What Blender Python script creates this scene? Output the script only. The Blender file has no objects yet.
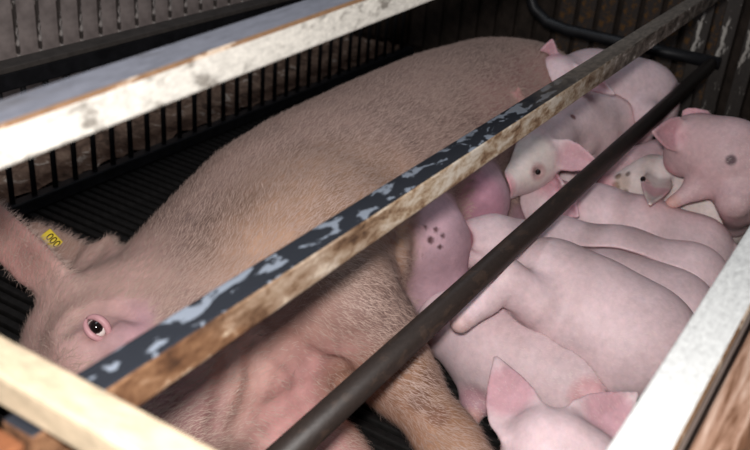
import bpy, math, random
import numpy as np
from mathutils import Vector, Matrix

random.seed(7); rng = np.random.default_rng(7)
scene = bpy.context.scene
COL = scene.collection

# ------------------------------------------------------------------ camera
F_PX = 880.0; CAM_Z = 0.90
v1 = np.array([595., -400., F_PX]); v3 = np.array([-155., 1725., F_PX])
AX = v1/np.linalg.norm(v1); AZ = -v3/np.linalg.norm(v3)
AZ = AZ-AX*AX.dot(AZ); AZ /= np.linalg.norm(AZ); AY = np.cross(AZ, AX)
RM = np.stack([AX, AY, AZ])            # world = RM @ (right, down, forward)
CAM = np.array([0., 0., CAM_Z])
def W(px, py, z):                      # the point at height z that the pixel looks at
    w = RM @ np.array([px-375., py-225., F_PX])
    return CAM + w*((z-CAM_Z)/w[2])
def WY(px, py, y):
    w = RM @ np.array([px-375., py-225., F_PX])
    return CAM + w*(y/w[1])
def V(*a): return np.array(a, float)
def unit(v): return v/(np.linalg.norm(v)+1e-9)

cd = bpy.data.cameras.new('camera'); cam = bpy.data.objects.new('camera', cd); COL.objects.link(cam)
m = Matrix.Identity(4)
for i in range(3):
    m[i][0] = RM[i, 0]; m[i][1] = -RM[i, 1]; m[i][2] = -RM[i, 2]; m[i][3] = CAM[i]
cam.matrix_world = m
cd.sensor_width = 36.0; cd.lens = F_PX/750*36.0; cd.clip_start = 0.02
cd.dof.use_dof = True; cd.dof.focus_distance = 1.30; cd.dof.aperture_fstop = 5.6
scene.camera = cam

# ------------------------------------------------------------------ world, lights, exposure
wd = bpy.data.worlds.new('world'); scene.world = wd; wd.use_nodes = True
bg = wd.node_tree.nodes['Background']; bg.inputs[0].default_value = (0.80, 0.86, 1.0, 1); bg.inputs[1].default_value = 0.08
def lamp(name, kind, loc, energy, color=(1, 1, 1), **kw):
    l = bpy.data.lights.new(name, kind); l.energy = energy; l.color = color
    for k, v in kw.items(): setattr(l, k, v)
    o = bpy.data.objects.new(name, l); COL.objects.link(o); o.location = loc
    return o
# the flash on top of the photographer's camera
flash_at = CAM + RM @ V(-0.02, -0.062, -0.02)
lamp('camera_flash', 'POINT', flash_at, 60.0, (1.0, 0.97, 0.95), shadow_soft_size=0.028)
# unseen overhead area lamp, added as dim ambient fill for the room
o = lamp('ambient_fill', 'AREA', (1.2, 0.9, 2.3), 7.0, (0.85, 0.92, 1.0), shape='RECTANGLE', size=1.6, size_y=0.3)
vs = scene.view_settings
vs.view_transform = 'Standard'; vs.look = 'None'; vs.exposure = 0.0; vs.gamma = 1.0; vs.use_curve_mapping = False

# ------------------------------------------------------------------ helpers: materials
def srgb(r, g, b):
    f = lambda c: (c/255/12.92 if c/255 <= .04045 else ((c/255+.055)/1.055)**2.4)
    return (f(r), f(g), f(b), 1)
class NT:
    def __init__(s, name, rough=.6, metal=0., spec=.4):
        s.m = bpy.data.materials.new(name); s.m.use_nodes = True; s.t = s.m.node_tree
        s.b = s.t.nodes['Principled BSDF']; s.b.inputs['Roughness'].default_value = rough
        s.b.inputs['Metallic'].default_value = metal; s.b.inputs['Specular IOR Level'].default_value = spec
    def n(s, t, **kw):
        x = s.t.nodes.new(t)
        for k, v in kw.items():
            if isinstance(k, str) and hasattr(x, k): setattr(x, k, v)
        return x
    def l(s, a, b): s.t.links.new(a, b)
    def coord(s, scale=(1, 1, 1), kind='Object', loc=(0, 0, 0)):
        c = s.n('ShaderNodeTexCoord'); mp = s.n('ShaderNodeMapping')
        mp.inputs['Scale'].default_value = scale; mp.inputs['Location'].default_value = loc
        s.l(c.outputs[kind], mp.inputs[0]); return mp.outputs[0]
    def noise(s, scale, detail=4, rough=.55, co=None, dist=0.):
        x = s.n('ShaderNodeTexNoise'); x.inputs['Scale'].default_value = scale
        x.inputs['Detail'].default_value = detail; x.inputs['Roughness'].default_value = rough
        x.inputs['Distortion'].default_value = dist
        if co is not None: s.l(co, x.inputs['Vector'])
        return x.outputs['Fac']
    def ramp(s, fac, stops, interp='LINEAR'):
        x = s.n('ShaderNodeValToRGB'); r = x.color_ramp; r.interpolation = interp
        while len(r.elements) < len(stops): r.elements.new(.5)
        for e, (p, c) in zip(r.elements, stops): e.position = p; e.color = c
        s.l(fac, x.inputs[0]); return x.outputs[0]
    def mix(s, fac, a, b, mode='MIX'):
        x = s.n('ShaderNodeMix'); x.data_type = 'RGBA'; x.blend_type = mode
        for v, i in ((fac, 0), (a, 6), (b, 7)):
            if isinstance(v, (int, float)): x.inputs[i].default_value = v
            elif isinstance(v, tuple): x.inputs[i].default_value = v
            else: s.l(v, x.inputs[i])
        return x.outputs[2]
    def col(s, c):
        if isinstance(c, tuple): s.b.inputs['Base Color'].default_value = c
        else: s.l(c, s.b.inputs['Base Color'])
    def add(s, a, b, k, off=0.):
        x = s.n('ShaderNodeMath'); x.operation = 'MULTIPLY_ADD'; s.l(b, x.inputs[0]); x.inputs[1].default_value = k; s.l(a, x.inputs[2])
        y = s.n('ShaderNodeMath'); y.operation = 'ADD'; s.l(x.outputs[0], y.inputs[0]); y.inputs[1].default_value = off
        return y.outputs[0]
    def bump(s, h, strength=.3, dist=.002):
        x = s.n('ShaderNodeBump'); x.inputs['Strength'].default_value = strength; x.inputs['Distance'].default_value = dist
        s.l(h, x.inputs['Height']); s.l(x.outputs[0], s.b.inputs['Normal'])

BW = lambda v: (v, v, v, 1)
def skin(name, mott_scale, bump_scale, bump_d, sss, rough, dark=.72, dirt=None):
    t = NT(name, rough, 0, .35)
    a = t.n('ShaderNodeVertexColor'); a.layer_name = 'skin_tint'
    co = t.coord()
    n1 = t.noise(mott_scale, 5, .6, co); n2 = t.noise(mott_scale*7, 3, .6, co)
    c = t.mix(1.0, a.outputs[0], t.ramp(n1, [(.3, BW(dark)), (.65, BW(1.08))]), 'MULTIPLY')
    c = t.mix(.6, c, t.ramp(n2, [(.3, BW(.82)), (.7, BW(1.06))]), 'MULTIPLY')
    n4 = t.noise(mott_scale*.35, 3, .5, co)
    c = t.mix(1.0, c, t.ramp(n4, [(.35, BW(dark+.02)), (.6, BW(1.06))]), 'MULTIPLY')
    if dirt:
        n3 = t.noise(dirt[0], 6, .7, co, .6)
        c = t.mix(t.ramp(n3, [(dirt[1], BW(0)), (dirt[1]+.1, BW(dirt[3]))]), c, dirt[2])
    t.col(c)
    t.b.inputs['Subsurface Weight'].default_value = sss
    t.b.inputs['Subsurface Radius'].default_value = (1.0, .4, .25); t.b.inputs['Subsurface Scale'].default_value = .006
    t.bump(t.noise(bump_scale, 4, .6, t.coord((.35, 1, 1))), .5, bump_d)
    return t.m
M = {}
M['sow'] = skin('sow_skin', 9, 160, .0022, .12, .62, .66, (26, .64, srgb(84, 60, 46), .5))
M['piglet'] = skin('piglet_skin', 14, 240, .0009, .22, .5, .86, (60, .70, srgb(140, 100, 90), .35))
def plain(name, c, rough=.6, metal=0., spec=.4, n=None, var=.3, bump=0):
    t = NT(name, rough, metal, spec)
    if n:
        f = t.noise(n, 5, .6, t.coord())
        t.col(t.mix(1.0, c, t.ramp(f, [(.3, BW(1-var)), (.7, BW(1+var*.5))]), 'MULTIPLY'))
        if bump: t.bump(f, .6, bump)
    else: t.col(c)
    return t.m
M['sow_hair'] = plain('sow_hair', srgb(188, 161, 149), .55)
M['piglet_hair'] = plain('piglet_hair', srgb(232, 215, 208), .5)
M['eye_dark'] = plain('eye_dark', srgb(22, 14, 12), .08, 0, .8)
M['eye_white'] = plain('eye_white', srgb(235, 225, 220), .15, 0, .6)
M['lid'] = plain('eyelid', srgb(196, 146, 150), .5, n=60, var=.2)
M['black_steel'] = plain('black_steel', srgb(34, 34, 37), .45, .2, .5, 40, .5, .0006)
M['slat'] = plain('floor_slat', srgb(28, 26, 25), .6, 0, .3, 50, .6, .001)
M['pit'] = plain('slurry_pit', srgb(14, 11, 9), .8)

def chipped(name, paint, under, scale, thr, stretch=(.25, 1, 1), rough=.5, extra=None, soft=.05):
    t = NT(name, rough, 0, .4); co = t.coord(stretch)
    n1 = t.noise(scale, 6, .62, co, .3)
    c = t.mix(t.ramp(n1, [(thr, BW(0)), (thr+soft, BW(1))]), paint, under)
    n2 = t.noise(scale*5, 4, .7, co)
    c = t.mix(1.0, c, t.ramp(n2, [(.3, BW(.7)), (.7, BW(1.1))]), 'MULTIPLY')
    if extra:
        n3 = t.noise(extra[1], 5, .65, t.coord(stretch, loc=(3, 1, 2)))
        c = t.mix(t.ramp(n3, [(extra[2], BW(0)), (extra[2]+.06, BW(1))]), c, extra[0])
    t.col(c); t.bump(n1, .5, .0012); return t.m
def bar_side():
    t = NT('flaking_cream_rust', .7, 0, .25); co = t.coord((.45, 1, 1))
    n1 = t.noise(50, 8, .72, co, .2); n2 = t.noise(26, 4, .6, t.coord((.3, 1, 1), loc=(2, 0, 0)))
    paint = t.ramp(n1, [(.34, srgb(92, 66, 50)), (.43, srgb(158, 128, 100)), (.50, srgb(200, 178, 152)), (.60, srgb(230, 218, 202))])
    rust = t.ramp(n1, [(.34, srgb(52, 36, 28)), (.46, srgb(104, 72, 50)), (.58, srgb(140, 104, 76)), (.66, srgb(200, 176, 150))])
    grey = t.ramp(n1, [(.40, srgb(70, 64, 58)), (.52, srgb(120, 110, 100)), (.62, srgb(160, 150, 140)), (.66, srgb(226, 220, 212))])
    sx = t.n('ShaderNodeSeparateXYZ'); t.l(t.coord(), sx.inputs[0])
    c = t.mix(t.ramp(t.add(sx.outputs[0], n2, .5, .70), [(.0, BW(0)), (.35, BW(1))]), rust, paint)
    c = t.mix(t.ramp(t.add(sx.outputs[0], n2, .2, .12), [(.0, BW(0)), (.35, BW(1))]), c, grey)
    t.col(c); t.bump(n1, .7, .0015); return t.m
M['bar_side'] = bar_side()
def bar_top():
    t = NT('worn_black_paint', .5, 0, .4); co = t.coord((.4, 1, 1))
    n1 = t.noise(62, 4, .55, co, .5); n2 = t.noise(160, 3, .6, co)
    a = t.ramp(n1, [(.545, srgb(34, 37, 44)), (.585, srgb(130, 138, 150))])
    b = t.mix(t.ramp(n2, [(.4, BW(0)), (.6, BW(1))]), srgb(104, 96, 88), srgb(128, 118, 108))
    sx = t.n('ShaderNodeSeparateXYZ'); t.l(t.coord(), sx.inputs[0])
    c = t.mix(t.ramp(t.add(sx.outputs[0], n1, .3, .15), [(.0, BW(0)), (.25, BW(1))]), a, b)
    t.col(c); t.bump(n1, .4, .001); return t.m
M['bar_top'] = bar_top()
M['upper_top'] = chipped('dull_zinc', srgb(120, 122, 132), srgb(96, 93, 93), 30, .55, (.3, 1, 1), .6, None, .2)
M['upper_side'] = chipped('chipped_white_paint', srgb(204, 199, 190), srgb(132, 126, 118), 44, .54, (.6, 1, 1), .6, (srgb(150, 112, 76), 24, .70), .1)
M['edge_rust'] = chipped('rusty_edge', srgb(122, 92, 66), srgb(190, 170, 150), 40, .58, (.4, 1, 1), .7)
M['cross'] = chipped('cream_paint', srgb(190, 172, 146), srgb(164, 152, 138), 22, .62, (1, .4, 1), .5, None, .15)
M['pipe'] = chipped('brown_black_pipe', srgb(48, 39, 35), srgb(62, 49, 42), 60, .56, (.5, 1, 1), .5, (srgb(150, 135, 120), 90, .74))
M['rust'] = chipped('rusty_steel', srgb(120, 72, 42), srgb(66, 42, 30), 40, .5, (1, 1, .4), .8)
M['cap'] = chipped('white_painted_rail', srgb(218, 219, 217), srgb(190, 191, 190), 40, .58, (.5, 1, 1), .6, None, .15)

def wood():
    t = NT('weathered_wood', .75); co = t.coord((.6, 9, 9))
    n = t.noise(9, 6, .65, co, .4)
    c = t.ramp(n, [(.34, srgb(44, 28, 20)), (.47, srgb(104, 70, 48)), (.56, srgb(158, 124, 104)), (.68, srgb(198, 172, 156))])
    t.col(c); t.bump(n, .8, .003); return t.m
M['wood'] = wood()
M['plank'] = plain('grey_wall_board', srgb(164, 150, 145), .8, 0, .2, 22, .35, .002)
M['rib'] = chipped('worn_board_seam', srgb(78, 70, 66), srgb(206, 196, 190), 60, .53, (1, 1, .6), .7)
def dungy():
    t = NT('soiled_board', .85); co = t.coord()
    n = t.noise(16, 6, .7, co, 1.2)
    c = t.ramp(n, [(.35, srgb(84, 66, 55)), (.52, srgb(150, 122, 104)), (.60, srgb(176, 148, 128)), (.64, srgb(232, 218, 204))])
    t.col(c); t.bump(n, .8, .006); return t.m
M['dung'] = dungy()
M['endboard'] = plain('dark_end_board', srgb(54, 45, 39), .8, 0, .2, 30, .5, .002)
def rustspots():
    t = NT('end_board_rust_spots', .8); co = t.coord()
    n = t.noise(60, 5, .7, co, .5); z = t.n('ShaderNodeSeparateXYZ')
    c = t.mix(t.ramp(n, [(.52, BW(0)), (.6, BW(1))]), srgb(62, 54, 50), srgb(106, 74, 38))
    t.col(c); t.bump(n, .6, .003); return t.m
M['rustspots'] = rustspots()

# ------------------------------------------------------------------ helpers: objects
def link(name, me, mat=None, parent=None):
    o = bpy.data.objects.new(name, me); COL.objects.link(o)
    if mat is not None and me is not None and not me.materials:
        for mm in (mat if isinstance(mat, (list, tuple)) else [mat]): me.materials.append(mm)
    if parent is not None:
        o.parent = parent; o.matrix_parent_inverse = Matrix.Translation(parent.location).inverted()
    return o
def tag(o, label=None, cat=None, group=None, kind=None):
    if label: o['label'] = label
    if cat: o['category'] = cat
    if group: o['group'] = group
    if kind: o['kind'] = kind
    return o
def empty(name, loc):
    o = bpy.data.objects.new(name, None); COL.objects.link(o); o.location = tuple(loc); o.empty_display_size = .05
    return o
def pymesh(name, v, f, smooth=False):
    me = bpy.data.meshes.new(name); me.from_pydata([tuple(map(float, p)) for p in v], [], f); me.update()
    if smooth: me.shade_smooth()
    return me
def bevel_box(name, sx, sy, sz, r=.002, topmat=False, edge=False):
    """box centred at the origin with chamfered long edges; optional second slot on the top face"""
    import bmesh
    bm = bmesh.new(); bmesh.ops.create_cube(bm, size=1)
    for v in bm.verts: v.co = Vector((v.co.x*sx, v.co.y*sy, v.co.z*sz))
    bmesh.ops.bevel(bm, geom=bm.edges[:], offset=r, segments=2, affect='EDGES', profile=.5)
    bm.normal_update()
    if topmat:
        for f in bm.faces:
            if f.normal.z > .75: f.material_index = 1
            if edge and .3 < f.normal.z < .97 and f.normal.y < -.2: f.material_index = 2
    me = bpy.data.meshes.new(name); bm.to_mesh(me); bm.free()
    return me
def tube_mesh(name, pts, r, seg=14, caps=True):
    pts = [np.array(p, float) for p in pts]; n = len(pts); v = []; f = []
    rr = r if hasattr(r, '__len__') else [r]*n
    up = V(0, 0, 1)
    for i, p in enumerate(pts):
        d = unit(pts[min(i+1, n-1)]-pts[max(i-1, 0)])
        if abs(d.dot(up)) > .95: up = V(0, 1, 0) if abs(d[1]) < .9 else V(1, 0, 0)
        a = unit(np.cross(d, up)); b = np.cross(a, d); up = b if abs(d[2]) < .99 else up
        for k in range(seg):
            t = 2*math.pi*k/seg; v.append(p+rr[i]*(a*math.cos(t)+b*math.sin(t)))
    for i in range(n-1):
        for k in range(seg):
            f.append((i*seg+k, (i+1)*seg+k, (i+1)*seg+(k+1) % seg, i*seg+(k+1) % seg))
    if caps:
        f.append(tuple(range(seg))); f.append(tuple(reversed(range((n-1)*seg, n*seg))))
    me = pymesh(name, v, f, True)
    return me
def sphere_mesh(name, r, seg=16, rings=10):
    v = [(0, 0, r)]; f = []
    for i in range(1, rings):
        for k in range(seg):
            a = math.pi*i/rings; b = 2*math.pi*k/seg
            v.append((r*math.sin(a)*math.cos(b), r*math.sin(a)*math.sin(b), r*math.cos(a)))
    v.append((0, 0, -r))
    for k in range(seg):
        f.append((0, 1+k, 1+(k+1) % seg))
        for i in range(rings-2):
            a = 1+i*seg; f.append((a+k, a+seg+k, a+seg+(k+1) % seg, a+(k+1) % seg))
        f.append((len(v)-1, len(v)-1-seg+(k+1) % seg, len(v)-1-seg+k))
    return pymesh(name, v, f, True)

# ------------------------------------------------------------------ helpers: sculpting with distance fields
def smin(a, b, k):
    if k <= 0: return np.minimum(a, b)
    h = np.maximum(k-np.abs(a-b), 0)/k
    return np.minimum(a, b)-h*h*k*.25
class Shape:
    def __init__(s): s.ops = []
    def add(s, fn, lo, hi, k, cut=False): s.ops.append((fn, np.minimum(lo, hi), np.maximum(lo, hi), k, cut))
    def bounds(s):
        a = [o for o in s.ops if not o[4]]
        return np.min([o[1] for o in a], 0), np.max([o[2] for o in a], 0)
    def cone(s, a, b, ra, rb, k=.02, cut=False):
        a = np.array(a, float); b = np.array(b, float); ba = b-a; L2 = ba.dot(ba)+1e-12
        def fn(x, y, z):
            t = np.clip(((x-a[0])*ba[0]+(y-a[1])*ba[1]+(z-a[2])*ba[2])/L2, 0, 1)
            return np.sqrt((x-a[0]-ba[0]*t)**2+(y-a[1]-ba[1]*t)**2+(z-a[2]-ba[2]*t)**2)-(ra+(rb-ra)*t)
        r = max(ra, rb); s.add(fn, np.minimum(a, b)-r, np.maximum(a, b)+r, k, cut)
    def chain(s, pts, rs, k=.02):
        for i in range(len(pts)-1): s.cone(pts[i], pts[i+1], rs[i], rs[i+1], k)
    def ell(s, c, r, k=.02, R=None, cut=False):
        c = np.array(c, float); r = np.array(r, float); R = np.eye(3) if R is None else R
        def fn(x, y, z):
            p = [(x-c[0])*R[i][0]+(y-c[1])*R[i][1]+(z-c[2])*R[i][2] for i in range(3)]
            k0 = np.sqrt((p[0]/r[0])**2+(p[1]/r[1])**2+(p[2]/r[2])**2)
            k1 = np.sqrt((p[0]/r[0]**2)**2+(p[1]/r[1]**2)**2+(p[2]/r[2]**2)**2)+1e-9
            return k0*(k0-1)/k1
        e = np.abs(np.asarray(R)).T @ r
        s.add(fn, c-e, c+e, k, cut)
    @staticmethod
    def tri_fn(a, b, c, th):
        a, b, c = (np.array(q, float) for q in (a, b, c)); n = np.cross(b-a, a-c)
        es = [(b-a, a), (c-b, b), (a-c, c)]
        def fn(x, y, z):
            ins = 0; dmin = None
            for e, p0 in es:
                px, py, pz = x-p0[0], y-p0[1], z-p0[2]; q = np.cross(e, n)
                ins = ins+np.sign(q[0]*px+q[1]*py+q[2]*pz)
                t = np.clip((px*e[0]+py*e[1]+pz*e[2])/(e.dot(e)+1e-12), 0, 1)
                d = (px-e[0]*t)**2+(py-e[1]*t)**2+(pz-e[2]*t)**2
                dmin = d if dmin is None else np.minimum(dmin, d)
            dp = (n[0]*(x-a[0])+n[1]*(y-a[1])+n[2]*(z-a[2]))**2/(n.dot(n)+1e-15)
            return np.sqrt(np.where(ins < 2, dmin, dp))-th
        return fn
    def ear(s, b1, b2, tip, cup, th, bulge=.25, k=.012):
        """leaf-shaped cupped sheet from the base b1-b2 to the tip; cup is the vector by which the midrib sinks"""
        b1, b2, tip, cup = (np.array(q, float) for q in (b1, b2, tip, cup))
        hw = (b1-b2)/2; c0 = (b1+b2)/2; rows = []; fns = []
        for t, w, q in ((0, .8, .5), (.22, 1+bulge*.5, 1), (.45, .88+bulge*.6, 1), (.65, .62+bulge*.45, .9), (.84, .30+bulge*.2, .6), (1, .02, 0)):
            c = c0*(1-t)+tip*t; rows.append((c+hw*w, c+cup*q, c-hw*w))
        for (a, b, c), (d, e, g) in zip(rows[:-1], rows[1:]):
            fns += [s.tri_fn(*t, th) for t in ((a, d, b), (d, e, b), (b, e, c), (e, g, c))]
        al = np.array(rows).reshape(-1, 3)
        def fn(x, y, z):
            d = None
            for q in fns: e = q(x, y, z); d = e if d is None else np.minimum(d, e)
            return d
        s.add(fn, al.min(0)-th, al.max(0)+th, k)
    def eval(s, xs, ys, zs, h):
        D = np.full((len(xs), len(ys), len(zs)), .3, np.float32)
        for fn, lo, hi, k, cut in s.ops:
            mg = k+3*h; sl = []
            for q, a in enumerate((xs, ys, zs)):
                i0 = np.searchsorted(a, lo[q]-mg); i1 = np.searchsorted(a, hi[q]+mg); sl.append(slice(i0, i1))
            if any(q.stop <= q.start for q in sl): continue
            d = fn(xs[sl[0]][:, None, None], ys[sl[1]][None, :, None], zs[sl[2]][None, None, :]).astype(np.float32)
            sl = tuple(sl)
            D[sl] = smin(D[sl], d, k) if not cut else -smin(-D[sl], d, k)
        return D
def hit(shape, px, py, back=0.):
    """first point of the shape that the pixel's ray meets"""
    w = unit(RM @ V(px-375., py-225., F_PX)); t = np.arange(.5, 3.2, .0015)
    x, y, z = (CAM[i]+w[i]*t for i in range(3)); d = np.full(len(t), .3)
    for fn, lo, hi, k, cut in shape.ops:
        e = fn(x, y, z); d = -smin(-d, e, k) if cut else smin(d, e, k)
    i = np.argmax(d < 0)
    return CAM+w*(t[i]+back)
def surface_nets(D, org, h):
    S = D < 0; nx, ny, nz = D.shape
    c = [S[i:nx-1+i, j:ny-1+j, k:nz-1+k] for i in (0, 1) for j in (0, 1) for k in (0, 1)]
    cnt = sum(q.astype(np.int8) for q in c); act = (cnt > 0) & (cnt < 8)
    I = np.argwhere(act); n = len(I)
    off = np.array([(i, j, k) for i in (0, 1) for j in (0, 1) for k in (0, 1)])
    val = np.stack([D[I[:, 0]+o[0], I[:, 1]+o[1], I[:, 2]+o[2]] for o in off], 1)
    acc = np.zeros((n, 3)); num = np.zeros(n)
    for a in range(8):
        for b in range(a+1, 8):
            if np.abs(off[a]-off[b]).sum() != 1: continue
            va, vb = val[:, a], val[:, b]; mk = (va < 0) != (vb < 0)
            t = np.where(mk, va/np.where(mk, va-vb, 1), 0)
            acc += np.where(mk[:, None], off[a]+(off[b]-off[a])*t[:, None], 0); num += mk
    P = np.array(org)+(I+acc/num[:, None])*h
    idx = np.full(act.shape, -1, np.int64); idx[act] = np.arange(n)
    quads = []
    for ax in range(3):
        u, w = (ax+1) % 3, (ax+2) % 3
        A = np.take(S, range(S.shape[ax]-1), ax); B = np.take(S, range(1, S.shape[ax]), ax)
        E = np.argwhere(A != B)
        E = E[(E[:, u] > 0) & (E[:, w] > 0) & (E[:, u] < S.shape[u]-1) & (E[:, w] < S.shape[w]-1)]
        ins = S[E[:, 0], E[:, 1], E[:, 2]]
        def g(du, dw):
            q = E.copy(); q[:, u] -= du; q[:, w] -= dw; return idx[q[:, 0], q[:, 1], q[:, 2]]
        Q = np.stack([g(1, 1), g(0, 1), g(0, 0), g(1, 0)], 1)
        Q[~ins] = Q[~ins][:, ::-1]; quads.append(Q)
    return P, np.concatenate(quads)
def biggest_island(P, Q):
    lab = np.arange(len(P))
    for _ in range(400):
        mn = lab[Q].min(1); new = lab.copy()
        for k in range(4): np.minimum.at(new, Q[:, k], mn)
        new = new[new]
        if (new == lab).all(): break
        lab = new
    u, c = np.unique(lab, return_counts=True); keep = lab == u[c.argmax()]
    mp = np.cumsum(keep)-1
    return P[keep], mp[Q[keep[Q].all(1)]]
def grid_mesh(name, shape, h, carve=(), gap=.0025, tint=None, iters=2):
    lo, hi = shape.bounds(); lo = lo-.03; hi = hi+.03
    ax = [np.arange(lo[i], hi[i]+h, h, dtype=np.float64) for i in range(3)]
    D = shape.eval(*ax, h)
    for o in carve:
        E = o.eval(*ax, h); D = -smin(-D, E-gap, .004)
    P, Q = surface_nets(D, lo, h)
    P, Q = biggest_island(P, Q)
    for _ in range(iters):          # light relaxation
        s = np.zeros_like(P); c = np.zeros(len(P))
        for k in range(4):
            np.add.at(s, Q[:, k], P[Q[:, (k+1) % 4]]+P[Q[:, (k+3) % 4]]); np.add.at(c, Q[:, k], 2)
        P = P*.5+.5*s/c[:, None]
    me = bpy.data.meshes.new(name)
    me.vertices.add(len(P)); me.vertices.foreach_set('co', P.astype(np.float32).ravel())
    me.loops.add(Q.size); me.loops.foreach_set('vertex_index', Q.astype(np.int32).ravel())
    me.polygons.add(len(Q)); me.polygons.foreach_set('loop_start', np.arange(0, Q.size, 4, dtype=np.int32))
    me.update(calc_edges=True); me.validate(); me.shade_smooth()
    if tint is not None:
        a = me.color_attributes.new('skin_tint', 'FLOAT_COLOR', 'POINT')
        C = np.ones((len(P), 4), np.float32); C[:, :3] = tint(P)
        a.data.foreach_set('color', C.ravel())
    return me, P, Q
def painter(base, blobs):
    base = np.array(base[:3])
    def fn(P):
        C = np.tile(base, (len(P), 1))
        for c, r, col, s in blobs:
            c = np.array(c, float); r = np.broadcast_to(np.array(r, float), 3)
            d = np.sqrt((((P-c)/r)**2).sum(1)); w = s*np.clip(1.25-d, 0, .5)*2
            w = (w*w*(3-2*np.clip(w, 0, 1)))[:, None] if s >= 1 else np.clip(w, 0, 1)[:, None]
            w = np.clip(w, 0, 1); C = C*(1-w)+np.array(col[:3])*w
        return C
    return fn
def fur(name, P, Q, n, length, width, flow, mat, parent, lift=.35, zmin=.03, avoid=None):
    a, b, c = P[Q[:, 0]], P[Q[:, 1]], P[Q[:, 2]]; d4 = P[Q[:, 3]]
    N = np.cross(c-a, d4-b); ar = np.linalg.norm(N, axis=1); N = N/(ar[:, None]+1e-12)
    ar = ar*(a[:, 2] > zmin)
    if avoid is not None: ar = ar*avoid(a)
    i = rng.choice(len(Q), n, p=ar/ar.sum()); u = rng.random((n, 1)); w = rng.random((n, 1))
    p = (a[i]*(1-u)+b[i]*u)*(1-w)+(d4[i]*(1-u)+c[i]*u)*w; nn = N[i]
    d = flow(p)+rng.normal(0, .28, (n, 3)); d = d-nn*(d*nn).sum(1)[:, None]; d /= np.linalg.norm(d, axis=1)[:, None]+1e-9
    L = (length*(.5+rng.random((n, 1))))
    sd = np.cross(d, nn)*width; l2 = lift*(.5+rng.random((n, 1)))
    p0 = p-nn*.001; mid = p0+d*L*.55+nn*L*l2*.7; tip = p0+d*L+nn*L*l2*.9
    v = np.stack([p0-sd, p0+sd, mid-sd*.8, mid+sd*.8, tip], 1).reshape(-1, 3)
    k = np.arange(n)[:, None]*5
    t = np.concatenate([k+[0, 1, 3], k+[0, 3, 2], k+[2, 3, 4]], 1).reshape(-1, 3)
    me = bpy.data.meshes.new(name)
    me.vertices.add(len(v)); me.vertices.foreach_set('co', v.astype(np.float32).ravel())
    me.loops.add(t.size); me.loops.foreach_set('vertex_index', t.astype(np.int32).ravel())
    me.polygons.add(len(t)); me.polygons.foreach_set('loop_start', np.arange(0, t.size, 3, dtype=np.int32))
    me.update(calc_edges=True); me.shade_smooth()
    o = link(name, me, mat, parent); o['kind'] = 'stuff'
    return o

# ------------------------------------------------------------------ the setting
X0, X1, YN, YF = -.3, 3.0, -.25, 2.0
# floor: a pit below, a slatted grid above it
pit = bevel_box('floor', X1-X0, YF-YN, .04, .002)
floor = link('floor', pit, M['pit']); floor.location = ((X0+X1)/2, (YN+YF)/2, -.11); tag(floor, kind='structure')
slat = bevel_box('slat', .015, YF-YN-.02, .035, .003)
slat.materials.append(M['slat'])
x = X0+.02
while x < X1-.02:
    s = link('slat', slat, None, floor); s.location = (x, (YN+YF)/2, -.0185); x += .0245
beam = bevel_box('bearer', X1-X0, .03, .055, .003); beam.materials.append(M['slat'])
for y in (.02, .55, 1.10, 1.60):
    s = link('bearer', beam, None, floor); s.location = ((X0+X1)/2, y, -.0635)

# far wall: grey vertical boards with worn seams above a soiled skirting board
WALL_Y = 1.78
wall = link('wall_far', bevel_box('wall_far', X1-X0, .03, 1.3, .002), M['plank']); wall.location = ((X0+X1)/2, WALL_Y+.045, .55); tag(wall, kind='structure')
pk = bevel_box('plank', .0585, .02, 1.06, .004); pk.materials.append(M['plank'])
rb = bevel_box('seam_strip', .007, .016, 1.06, .002); rb.materials.append(M['rib'])
x = 1.02
while x < 2.95:
    p = link('plank', pk, None, wall); p.location = (x+.0325, WALL_Y+.018, .66+random.uniform(-.002, .002)); p.rotation_euler = (0, 0, random.uniform(-.03, .03))
    r = link('seam_strip', rb, None, wall); r.location = (x, WALL_Y+.010, .66); x += .065
x = .6
sk = bevel_box('skirting_board', .60, .028, .20, .004); sk.materials.append(M['dung'])
while x < 2.9:
    s = link('skirting_board', sk, None, wall); s.location = (x+.3, WALL_Y+.012, .03); x += .604
# dried muck and straw on the far floor strip, seen through the rods
def muck():
    v = []; f = []
    nx, ny = 120, 16
    for i in range(nx+1):
        for j in range(ny+1):
            xx = .7+2.1*i/nx; yy = 1.53+.245*j/ny
            v.append((xx, yy, .004+.012*abs(math.sin(xx*37+yy*11)*math.sin(yy*61+xx*13))+.006*random.random()))
    for i in range(nx):
        for j in range(ny):
            a = i*(ny+1)+j; f.append((a, a+ny+1, a+ny+2, a+1))
    return pymesh('muck', v, f, True)
tag(link('dried_muck', muck(), M['dung']), 'brown dried muck and straw caked on floor behind the rod fence', 'muck', kind='stuff')

# end wall of dark upright boards
END_X = 2.78
we = link('wall_end', bevel_box('wall_end', .03, YF-YN, 1.3, .002), M['endboard']); we.location = (END_X+.06, (YN+YF)/2, .55); tag(we, kind='structure')
pe = bevel_box('plank', .02, .052, 1.15, .004); pe.materials.append(M['endboard'])
pr = bevel_box('plank_rusty', .02, .052, 1.15, .004); pr.materials.append(M['rustspots'])
y = YN+.03; i = 0
while y < YF-.1:
    p = link('plank', pr if .45 < y < .95 else pe, None, we); p.location = (END_X+.03+.004*(i % 3), y, .60); y += .068; i += 1

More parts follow.
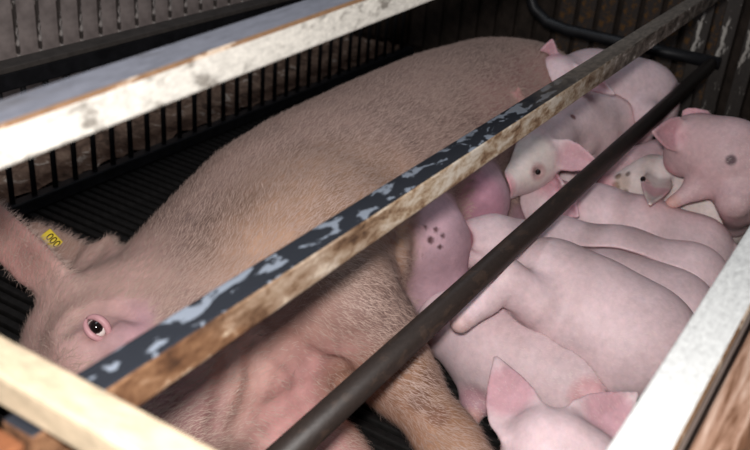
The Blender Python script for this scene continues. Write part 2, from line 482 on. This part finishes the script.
# ------------------------------------------------------------------ rod fence in front of the far wall
FY = 1.48
fence = empty('rod_fence', (1.7, FY, 0)); tag(fence, 'low black rod fence with thick top rail along the far wall', 'fence')
o = link('top_rail', bevel_box('top_rail', 2.1, .034, .038, .004), M['black_steel'], fence); o.location = (1.72, FY, .299)
o = link('rail_lip', bevel_box('rail_lip', 2.1, .046, .012, .002), plain('dusty_rail_top', srgb(74, 68, 64), .8, n=40, var=.3), fence); o.location = (1.72, FY+.004, .324)
o = link('bottom_rail', bevel_box('bottom_rail', 2.1, .030, .030, .004), M['black_steel'], fence); o.location = (1.72, FY, .016)
rodm = tube_mesh('rod', [(0, 0, 0), (0, 0, .258)], .0062, 8); rodm.materials.append(M['black_steel'])
x = .72
while x < 2.74:
    r = link('rod', rodm, None, fence); r.location = (x, FY, .026); x += .0565

# ------------------------------------------------------------------ the crate
NY = .39
crate = empty('farrowing_crate', (1.35, NY, 0)); tag(crate, 'steel farrowing crate of painted bars standing over the lying sow', 'crate')
def bar(name, x0, x1, y, z, w, h, mats, label):
    me = bevel_box(name, x1-x0, w, h, .003, True, len(mats) > 2); o = link(name, me, mats, crate); o.location = ((x0+x1)/2, y, z); o['label'] = label; return o
bar('upper_side_bar', .262, 2.44, NY, .505, .030, .034, [M['bar_side'], M['bar_top']], 'square side bar with chipped black top and rusty cream side')
ob = bar('overhead_bar', -.05, 2.42, .50, .6595, .040, .031, [M['upper_side'], M['upper_top'], M['edge_rust']], 'thick overhead bar with flaking white side and grey top')
od = unit(V(.772, .470, .688)-V(.354, .50, .658)); oc = V(.354, .50, .6605)+od*.831      # it slopes a little along the crate
ob.location = tuple(oc); ob.rotation_euler = (0, -math.asin(od[2]), math.atan2(od[1], od[0]))
me = bevel_box('front_cross_bar', .030, .62, .026, .003); o = link('front_cross_bar', me, M['cross'], crate); o.location = (.283, .50, .537)
o['label'] = 'cream painted cross bar over the sow\'s head'
o = link('lower_side_bar', tube_mesh('lower_side_bar', [(.262, NY, .293), (2.44, NY, .288)], .0165, 20), M['pipe'], crate); o['label'] = 'round brown-black lower side pipe'
# end frame
pts = [(2.42, NY-.02, .292), (2.42, .60, .292), (2.42, .80, .295), (2.42, .86, .305), (2.42, .905, .335), (2.42, .93, .38), (2.42, .935, .60), (2.42, .935, .68)]
o = link('end_rail', tube_mesh('end_rail', pts, .0165, 14), M['black_steel'], crate)
pm = bevel_box('end_post', .020, .040, .84, .003); pm.materials.append(chipped('worn_post_paint', srgb(58, 52, 48), srgb(190, 184, 176), 46, .58, (1, 1, .35)))
for yy, xx in ((NY-.012, 2.465), (NY-.075, 2.475), (NY+.055, 2.475)):
    o = link('end_post', pm, None, crate); o.location = (xx, yy, .421)
o = link('front_post', bevel_box('front_post', .030, .036, .52, .003), M['rust'], crate); o.location = (.243, NY+.004, .261)
o = link('front_upright', bevel_box('front_upright', .022, .022, .085, .003), M['rust'], crate); o.location = (.283, .505, .590)
o = link('front_post', bevel_box('front_post_far', .030, .036, .52, .003), M['rust'], crate); o.location = (.283, .785, .261)

# ------------------------------------------------------------------ board partition beside the camera
part = empty('board_partition', (1.35, .06, 0)); tag(part, 'wooden partition with white rail on top beside the piglets, nearest the camera', 'partition')
o = link('top_rail', bevel_box('partition_rail', 2.75, .040, .030, .003, True, True), [M['cap'], M['cap'], M['edge_rust']], part); o.location = (1.38, .062, .490)
for k in range(4):
    o = link('plank', bevel_box('partition_plank', 2.75, .022, .112, .004), M['wood'], part); o.location = (1.38, .058+.001*(k % 2), .4165-.1155*k)

o = link('ledge', bevel_box('partition_ledge', 2.75, .062, .020, .003), M['wood'], part); o.location = (1.38, .0085, .462)
part.location = (1.35, .0385, 0); part.rotation_euler = (0, 0, -.026)
# ------------------------------------------------------------------ the sow
c_fur = srgb(174, 143, 133); c_pink = srgb(210, 168, 160); c_udder = srgb(234, 192, 204); c_brown = srgb(150, 112, 86); c_mauve = srgb(206, 160, 172)
sow = Shape()
prof = np.array([  # X, y centre, half depth, z centre, half thickness
    (.66, .80, .02, .14, .02), (.70, .795, .09, .14, .09), (.76, .775, .125, .14, .13), (.85, .765, .158, .152, .150), (.95, .762, .180, .168, .166),
    (1.05, .762, .200, .182, .180), (1.2, .768, .208, .188, .186), (1.45, .775, .205, .190, .188), (1.7, .783, .203, .188, .186), 
    ])
tailp = np.array([(1.95, .780, .192, .180, .178), (2.06, .772, .172, .170, .164), (2.13, .765, .145, .172, .15), (2.18, .765, .10, .17, .105), (2.205, .765, .05, .17, .055), (2.215, .765, .02, .17, .02)])
prof = np.vstack([prof, tailp])
fx = np.linspace(.64, 2.35, 800); fp = []
for j in range(1, 5):
    q = np.interp(fx, prof[:, 0], prof[:, j]); ker = np.hanning(41); ker /= ker.sum(); fp.append(np.convolve(np.pad(q, 20, 'edge'), ker, 'valid'))
def body_fn(x, y, z):
    xx = np.clip(x, .64, 2.35); yc, a, zc, b = (np.interp(xx, fx, q) for q in fp)
    d = (np.abs((y-yc)/a)**2.2+np.abs((z-zc)/b)**2.2)**(1/2.2)
    return (d-1)*np.minimum(a, b)*.9
sow.add(body_fn, V(.66, .55, 0), V(2.33, 1.02, .40), .02)
# head, bent towards the camera
ed = V(-.50, -.82, -.18); ed = unit(ed)
sk_c = V(.690, .775, .142)
sow.ell(sk_c, (.112, .118, .112), .07)
sow.ell(V(.685, .82, .165), (.080, .080, .085), .06)                     # forehead
sow.cone(V(.64, .74, .135), V(.545, .575, .085), .100, .062, .05)       # snout
sow.cone(V(.545, .575, .085), V(.53, .545, .082), .062, .060, .02)
sow.ell(V(.73, .66, .12), (.10, .10, .105), .07)                        # jowl
sow.cone(V(.80, .70, .14), V(.90, .64, .15), .125, .13, .08)           # throat
eyep = hit(sow, 97, 328)
sow.ell(eyep+V(.0, .012, -.016), (.050, .040, .024), .03)
sow.ell(hit(sow, 122, 330)+V(0, 0, -.006), (.028, .022, .014), .02)
eyep = hit(sow, 97, 328)
sow.ell(eyep, (.014, .012, .012), .012, cut=True)
# ears
sow.ear(W(20, 278, .240), W(74, 290, .258), W(-16, 200, .305), V(-.004, .01, -.012), .010, .05, .03)
sow.ear(W(104, 268, .225), W(66, 282, .215), W(34, 226, .215), V(0, 0, -.008), .008, .15, .02)
sow.ear(W(108, 270, .232), W(78, 274, .222), W(108, 240, .235), V(0, 0, -.010), .008, .10, .02)
# shoulder and forelegs
sow.ell(V(.98, .655, .235), (.15, .125, .125), .07)
sow.chain([W(345, 300, .235), W(370, 335, .180), W(398, 376, .13), W(448, 440, .08), W(485, 482, .055)], [.082, .066, .049, .038, .035], .035)
sow.chain([V(.86, .63, .11), W(286, 436, .075), W(330, 458, .055), W(365, 488, .045)], [.085, .054, .043, .036], .04)
sow.cone(W(485, 482, .055), W(510, 505, .030), .038, .030, .01)
# udder
ud = [((426, 246), .190, .090, (465, 238)), ((478, 203), .190, .075, (500, 189)), ((508, 160), .12, .075, None), ((535, 125), .11, .075, None), ((440, 296), .110, .068, (458, 300)), ((500, 232), .075, .07, (512, 226)), ((530, 190), .07, .07, None)]
for p, z, r, t in ud:
    c = W(*p, z)+V(0, .012, 0); sow.ell(c, (r*1.02, r*.95, r*.95), .03)
    if t:
        e = W(*t, z+.01); d = unit(e-c); sow.cone(c+d*r*.6, e, .020, .0085, .022)
sow.ell(V(1.6, .70, .12), (.6, .12, .10), .08)
FOLD = []
for path, r in ((((66, 330), (76, 316), (96, 309), (116, 309), (134, 318)), .006), (((84, 322), (97, 317), (110, 320)), .004)):
    pts = [hit(sow, *p) for p in path]
    for a, b in zip(pts[:-1], pts[1:]): FOLD.append((a, b, r))
# neck folds
for path, r in ((((250, 325), (256, 360), (250, 400), (236, 428)), .011), (((262, 322), (275, 350), (300, 372)), .008), (((232, 345), (226, 385), (216, 425)), .010),
                (((262, 412), (300, 392), (338, 372)), .009), (((272, 432), (305, 408), (336, 380)), .008), (((290, 340), (312, 360), (340, 370)), .009),
                (((336, 368), (346, 385), (358, 402), (374, 424)), .014), (((402, 215), (399, 250), (404, 285)), .010)):
    pts = [hit(sow, *p) for p in path]
    for a, b in zip(pts[:-1], pts[1:]): FOLD.append((a, b, r))
for a, b, r in FOLD: sow.cone(a, b, r, r, .016, True)
# thigh, hind legs, tail
sow.ell(V(1.96, .72, .20), (.13, .11, .12), .08)
sow.chain([V(2.0, .66, .14), V(2.05, .56, .08), V(2.13, .48, .055), V(2.18, .45, .035)], [.09, .055, .042, .034], .05)
sow.chain([V(2.0, .72, .10), V(1.98, .62, .06), V(2.04, .52, .045)], [.09, .055, .04], .05)
sow.chain([V(2.18, .81, .21), V(2.225, .84, .22), V(2.24, .86, .18), V(2.23, .85, .13)], [.022, .014, .011, .008], .02)
tb = hit(sow, 521, 100); sow.cone(tb, tb+unit(CAM-tb)*.02+V(0, .01, .02), .012, .007, .012)
BARS = Shape()
BARS.cone((.26, NY, .293), (2.44, NY, .288), .0168, .0168, 0)
blobs = [(tb+V(0, 0, .015), .022, srgb(224, 180, 180), .9), ((1.4, 1.0, .2), (.9, .16, .25), c_brown, .45), ((1.0, .64, .28), (.22, .14, .12), srgb(198, 158, 130), .8),
         (eyep+V(.01, -.005, 0), (.066, .05, .05), c_mauve, .8), (W(70, 360, .2), (.09, .09, .09), c_pink, .7), (W(60, 270, .27), (.14, .13, .10), c_pink, .8),
         (W(20, 230, .3), .08, srgb(206, 150, 142), .8), (W(290, 370, .2), (.12, .12, .10), srgb(208, 160, 148), .9), (W(330, 430, .09), .12, srgb(216, 160, 156), .9),
         (W(170, 410, .16), .07, srgb(214, 160, 158), .7), (W(420, 400, .13), (.10, .14, .08), srgb(194, 146, 112), .8),
         (V(1.78, .62, .3), (.3, .12, .1), srgb(206, 150, 146), .7), (W(545, 80, .25), .1, c_brown, .7), (V(.53, .55, .08), .07, c_mauve, .9)]
for p, z, r, t in ud:
    blobs.append((W(*p, z), r*1.12, c_udder, 1.0))
    if t: blobs.append((W(*t, z+.01), .024, srgb(222, 130, 146), .9))
blobs.append((hit(sow, 480, 203), .06, srgb(226, 160, 182), .7))
for p, z, r in (((430, 240), .24, .009), ((436, 230), .24, .007), ((440, 247), .24, .006), ((425, 227), .24, .006), ((442, 236), .235, .006)):
    blobs.append((hit(sow, *p), r*.7, srgb(86, 48, 50), .9))
for p in ((438, 415), (420, 400), (432, 378), (402, 350)):
    blobs.append((hit(sow, *p), .016, srgb(128, 78, 62), .6))
sow_root = empty('sow', (1.45, .76, 0)); tag(sow_root, 'large brownish pink sow lying on her side nursing the piglets', 'pig')
me, SP, SQ = grid_mesh('sow_body', sow, .0055, [BARS], tint=painter(c_fur, blobs))
link('body', me, M['sow'], sow_root)
def sow_flow(p):
    d = np.tile(V(1, -.15, 0), (len(p), 1)); leg = (p[:, 1] < .56)[:, None]
    return np.where(leg, V(.2, -1, -.3), d)
BARE = hit(sow, 290, 375)
def not_udder(p):
    k = np.ones(len(p))
    for q, z, r, t in ud: k *= np.linalg.norm(p-W(*q, z), axis=1) > r*1.1
    k *= np.linalg.norm(p-eyep-V(.015, -.01, 0), axis=1) > .052
    k *= 1-.85*np.clip(1.3-np.linalg.norm((p-BARE)/V(.11, .11, .12), axis=1), 0, 1)
    return k+.0
fur('coat_hair', SP, SQ, 190000, .013, .00033, sow_flow, M['sow_hair'], sow_root, .30, .02, not_udder)
# eye with lids
view = unit(CAM-eyep); side = unit(np.cross(view, V(0, 0, 1))); upv = np.cross(side, view)
ca, sa = math.cos(math.radians(50)), math.sin(math.radians(50)); side, upv = side*ca+upv*sa, upv*ca-side*sa
EYE_S = 1 if (RM.T @ side)[1] < 0 else -1
e = link('eye', sphere_mesh('sow_eye', .0128), M['eye_white'], sow_root); e.location = tuple(eyep-view*.002)
gaze = unit(view+EYE_S*side*.26)
e2 = link('pupil', sphere_mesh('sow_pupil', .0100), M['eye_dark'], e); e2.matrix_parent_inverse = Matrix.Identity(4); e2.location = tuple(gaze*.0052)
for s_, rr in ((1, .0052), (-1, .0045)):
    pts = []
    for k in range(13):
        a = math.pi*k/12; pts.append(eyep+side*math.cos(a)*.0165+upv*s_*math.sin(a)*.0105+view*(.0065*math.sin(a)+.001))
    lid = link('eyelid', tube_mesh('eyelid', pts, [rr*(.35+.65*math.sin(math.pi*k/12)) for k in range(13)], 8), M['lid'], sow_root)
# yellow ear tag with its printed number
tagp = hit(sow, 53, 241, -.013); tx = unit(W(61, 247, .235)-W(45, 235, .235)); tn = unit(CAM-tagp+V(0, 0, .5)); tx = unit(tx-tn*tx.dot(tn)); ty = np.cross(tn, tx)
tm = Matrix.Identity(4)
for i in range(3): tm[i][0] = tx[i]; tm[i][1] = ty[i]; tm[i][2] = tn[i]; tm[i][3] = tagp[i]
et = link('ear_tag', bevel_box('ear_tag', .036, .020, .004, .0018), plain('yellow_plastic', srgb(206, 178, 40), .4), None)
et.parent = sow_root; et.matrix_parent_inverse = Matrix.Translation(sow_root.location).inverted(); et.matrix_basis = tm; et['label'] = 'small yellow plastic ear tag'
fc = bpy.data.curves.new('tag_number', 'FONT'); fc.body = '000'; fc.size = .018; fc.extrude = .0004; fc.align_x = 'CENTER'; fc.align_y = 'CENTER'
fo = bpy.data.objects.new('tag_tmp', fc); COL.objects.link(fo); dg = bpy.context.evaluated_depsgraph_get()
fm = bpy.data.meshes.new_from_object(fo.evaluated_get(dg)); bpy.data.objects.remove(fo)
for v in fm.vertices: v.co.x *= .85
fm.materials.clear(); tn_o = link('tag_number', fm, M['eye_dark'], None); tn_o.parent = et; tn_o.location = (0, 0, .0022)

# ------------------------------------------------------------------ piglets
c_pig = srgb(236, 208, 212); c_ear = srgb(224, 166, 178); c_snout = srgb(218, 150, 160); c_hoof = srgb(222, 172, 158)
pig_shapes = []
class Pig:
    pass
def piglet(label, hip, sho, head, nose, r=.078, up=(0, 0, 1), ears=(None, None), legs='auto', tail=None, base=c_pig, blobs=(), eyes=True, eye_px=None, tail_px=None, extra=None, headr=.050, earw=1., rs=None, neckr=.052):
    hip, sho, head, nose, up = (np.array(q, float) for q in (hip, sho, head, nose, up))
    s = Shape(); f = unit(sho-hip); sd = unit(np.cross(f, up)); u = np.cross(sd, f); rs = rs or r*.90
    mid = (hip+sho)/2-u*r*.10
    s.cone(hip, mid, r*.93, r*1.03, .05); s.cone(mid, sho, r*1.03, rs, .05)
    s.ell(hip-f*r*.25, (r*.9, r*.9, r*.9), .05)
    for q in (-1, 1): s.ell(hip+sd*q*r*.42-u*r*.15+f*r*.1, (r*.72, r*.62, r*.8), .03)
    hf = unit(nose-head); hs = unit(np.cross(hf, up)); hu = np.cross(hs, hf)
    s.cone(sho+f*.01+u*.005, head, rs*.80, neckr, .05)
    s.cone(head, head+hf*.030-hu*.004, headr, headr*.80, .03)
    L = np.linalg.norm(nose-head)
    s.cone(head+hf*.03-hu*.006, nose-hf*.006, headr*.78, .023, .025)
    s.cone(nose-hf*.007, nose-hf*.001, .0215, .0205, .006)
    for q in (-1, 1): s.ell(nose+hf*.021+hs*q*.008, (.0055,)*3, .004, cut=True)
    s.cone(head-hu*.028, nose-hf*.02-hu*.022, headr*.62, .016, .02)         # jaw
    bl = list(blobs); bl += [(nose, .030, c_snout, .9)]
    bs = [head-hf*.012+hs*q*headr*.72+hu*headr*.55 for q in (1, -1)]
    dd = lambda e, b: 0 if e is None or isinstance(e, str) else np.linalg.norm(np.array(e)-b)
    if dd(ears[0], bs[0])+dd(ears[1], bs[1]) > dd(ears[0], bs[1])+dd(ears[1], bs[0]): ears = ears[::-1]
    for q, es, b in zip((1, -1), ears, bs):
        if es is None: tipv = -hf*.030+hs*q*.058+hu*.040
        elif isinstance(es, str): continue
        else: tipv = np.array(es, float)-b
        wd = unit(np.cross(tipv, hs*q*.3+hu)) if es is None else unit(np.cross(unit(tipv), unit(CAM-b)))
        nrm = unit(np.cross(wd, tipv)); nrm = nrm if nrm.dot(CAM-b) > 0 else -nrm
        s.ear(b+wd*.026*earw, b-wd*.026*earw, b+tipv, -nrm*.009, .0036, .20, .012)
        bl.append((b+tipv*.55, .040, c_ear, .7))
    if legs == 'auto':
        legs = []
        for c, fwd in ((sho, .03), (hip, -.02)):
            for q in (-1, 1):
                top = c+sd*q*r*.55-u*r*.3; foot = c+sd*q*r*.75+f*fwd; foot[2] = .014
                if top[2] < .05: continue
                kn = (top+foot)/2+f*(.018 if fwd > 0 else -.02); legs.append([top, kn, foot])
    for lg in legs:
        lg = [np.array(q, float) for q in lg]
        rr = np.interp(np.linspace(0, 1, len(lg)), [0, .55, 1], [.036, .019, .013])
        s.chain(lg, rr, .022); bl += [(lg[-1], .018, c_hoof, .6)]
    if tail_px:
        b = hit(s, *tail_px); tail = [b, b+V(.005, -.012, .004), b+V(.014, -.018, .002)]; bl += [(b, .028, srgb(226, 166, 170), .7), (tail[-1], .008, srgb(60, 36, 34), .9)]
    if tail is None: tail = [hip-f*r*1.12+u*r*.45, hip-f*(r*1.12+.025)+u*(r*.5), hip-f*(r*1.12+.03)+u*(r*.2)]
    s.chain([np.array(q, float) for q in tail], np.linspace(.011, .005, len(tail)), .012)
    if extra: extra(s)
    if eye_px:
        eyes = [hit(s, *eye_px, .002)]; s.ell(eyes[0], (.008,)*3, .008, cut=True); bl.append((eyes[0], .018, srgb(206, 160, 160), .8))
    bl = [((hit(s, *b[0]),)+tuple(b[1:]) if len(b[0]) == 2 else b) for b in bl]
    P = Pig(); P.s = s; P.label = label; P.base = base; P.bl = bl; P.f = f; P.u = u
    P.head, P.hf, P.hs, P.hu, P.hr, P.nose = head, hf, hs, hu, headr, nose; P.eyes = eyes
    P.at = V((hip[0]+sho[0])/2, (hip[1]+sho[1])/2, 0)
    pig_shapes.append(P); return P

# in front: seen from behind its ears
piglet('pink piglet at the bottom edge with both ears spread wide', W(600, 530, .12), W(568, 478, .15), W(545, 452, .175), W(522, 430, .115), r=.070,
       ears=(W(637, 394, .20), W(496, 358, .215)), headr=.044, neckr=.046, rs=.055, earw=1.15)
# arched over its neighbour, foreleg reaching left
piglet('large pale piglet lying over its neighbour, foreleg stretched past the lower pipe', W(632, 338, .150), W(548, 292, .180), W(500, 276, .12), W(472, 290, .08), r=.088, ears=('none', 'none'),
       legs=[[W(535, 300, .205), W(506, 278, .24), W(484, 300, .215), W(460, 323, .195)], [W(640, 360, .12), W(655, 380, .06), W(650, 385, .015)]],
       extra=lambda s: s.chain([W(512, 292, .215), W(504, 278, .235), W(487, 298, .216), W(461, 322, .198)], [.026, .025, .020, .013], .012))
piglet('pale piglet below the large one, rump and tail facing the camera', W(566, 372, .088), W(492, 348, .092), W(450, 322, .10), W(436, 300, .09), r=.080, ears=('none', 'none'),
       tail_px=(588, 396), legs=[[W(480, 375, .05), W(476, 400, .03), W(472, 420, .02)], [W(590, 400, .04), W(600, 415, .02)]],
       blobs=[(W(475, 410, .03), .04, srgb(186, 136, 146), .8)])
piglet('slim mauve piglet squeezed behind the large pale piglet', W(668, 312, .105), W(608, 290, .105), W(560, 275, .105), W(535, 266, .09), r=.070, ears=('none', 'none'))
piglet('pale piglet sucking the nearest teat with its head under the lower pipe', W(682, 282, .105), W(560, 254, .120), W(492, 245, .170), W(465, 239, .180), r=.072, ears=('none', 'none'), headr=.046,
       extra=lambda s: [s.cone(hit(s, *a), hit(s, *b), .0022, .0022, .008, True) for a, b in (((464, 247), (471, 253)), ((471, 253), (479, 255)))])
piglet('smooth pink piglet with rounded ear beside the lower pipe', W(690, 250, .095), W(598, 218, .115), W(543, 203, .135), W(512, 207, .125), r=.070,
       ears=(W(578, 216, .165), W(563, 184, .205)))
piglet('dirty-faced white piglet sucking with raised ear beside the side bar', W(602, 122, .20), W(566, 128, .215), W(533, 160, .225), W(499, 188, .205), r=.074,
       ears=('none', W(600, 166, .25)), eye_px=(538, 172), base=srgb(240, 212, 214), blobs=[((530, 160), .06, srgb(248, 234, 226), .8), (W(520, 170, .2), .05, srgb(226, 208, 172), .8), ((573, 117), .007, srgb(120, 60, 60), .9), (W(497, 187, .18), .02, srgb(206, 96, 96), .9)])
piglet('white-faced piglet with dirty snout under the pink piglet\'s foreleg', W(715, 212, .11), W(690, 200, .12), W(653, 181, .155), W(606, 187, .125), r=.068,
       ears=('none', W(650, 204, .215)), eye_px=(643, 179), base=srgb(246, 228, 224), blobs=[((618, 176), .008, srgb(92, 66, 54), .9), ((616, 186), .010, srgb(110, 80, 62), .8), ((626, 192), .007, srgb(110, 84, 66), .7), ((622, 182), .020, srgb(190, 160, 134), .5), ((628, 174), .006, srgb(92, 66, 54), .8)])
piglet('rosy piglet with a flopped ear climbing at the right edge', W(790, 188, .225), W(727, 158, .275), W(694, 142, .290), W(676, 164, .235), r=.080,
       ears=(W(653, 132, .33), W(707, 112, .345)), base=srgb(222, 188, 191), headr=.046, earw=1.1,
       legs=[[W(717, 172, .25), W(697, 188, .215), W(672, 203, .185)], [W(735, 200, .22), W(735, 225, .12), W(735, 235, .02)], [W(790, 200, .18), W(800, 225, .1), W(800, 240, .02)]],
       blobs=[((731, 160), .010, srgb(84, 56, 66), .9)])
piglet('mauve piglet mostly hidden behind the white-faced piglet', W(688, 168, .13), W(660, 168, .13), W(632, 172, .125), W(606, 182, .10), r=.060, ears=('none', 'none'), base=srgb(214, 178, 182))
piglet('standing pink piglet at the back with one ear upright', W(638, 96, .250), W(590, 84, .275), W(556, 80, .300), W(533, 97, .275), r=.083,
       earw=.75, ears=(W(614, 94, .325), W(552, 40, .385)), tail=[W(666, 90, .25), W(674, 86, .255), W(679, 85, .25)],
       legs=[[W(600, 100, .25), W(605, 125, .17), W(603, 150, .10)], [W(580, 95, .25), W(575, 120, .17)], [W(645, 115, .24), W(638, 150, .14), W(636, 178, .05)], [W(660, 110, .23), W(668, 140, .13), W(664, 170, .05)]])
HAIR = True
BRD = Shape(); BRD.add(lambda x, y, z: y+.026*(x-1.35)-.068+0*z, V(-1, -1, -1), V(4, .2, 2), 0); BRD.add(lambda x, y, z: z-.001+0*x+0*y, V(-1, -1, -1), V(4, 3, .05), 0)
done = []
for P in pig_shapes:
    lo, hi = P.s.bounds(); near = []
    for q in done:
        a, b = q.s.bounds()
        if (lo < b+.01).all() and (hi > a-.01).all(): near.append(q.s)
    root = empty('piglet', P.at); tag(root, P.label, 'piglet', 'piglets crowded along the udder')
    me, PP, QQ = grid_mesh('piglet_body', P.s, .0030, near+[sow, BARS, BRD], tint=painter(P.base, P.bl))
    link('body', me, M['piglet'], root)
    fl = -P.f
    fur('fine_hair', PP, QQ, 9000, .007, .00022, lambda p, fl=fl: np.tile(fl, (len(p), 1)), M['piglet_hair'], root, .25, .01)
    if P.eyes:
        es = P.eyes if isinstance(P.eyes, list) else [P.head+P.hf*.028+P.hs*s_*P.hr*.80+P.hu*.013 for s_ in (-1, 1)]
        for q in es:
            e = link('eye', sphere_mesh('piglet_eye', .0058, 10, 7), M['eye_dark'], root); e.location = tuple(q)
    done.append(P)
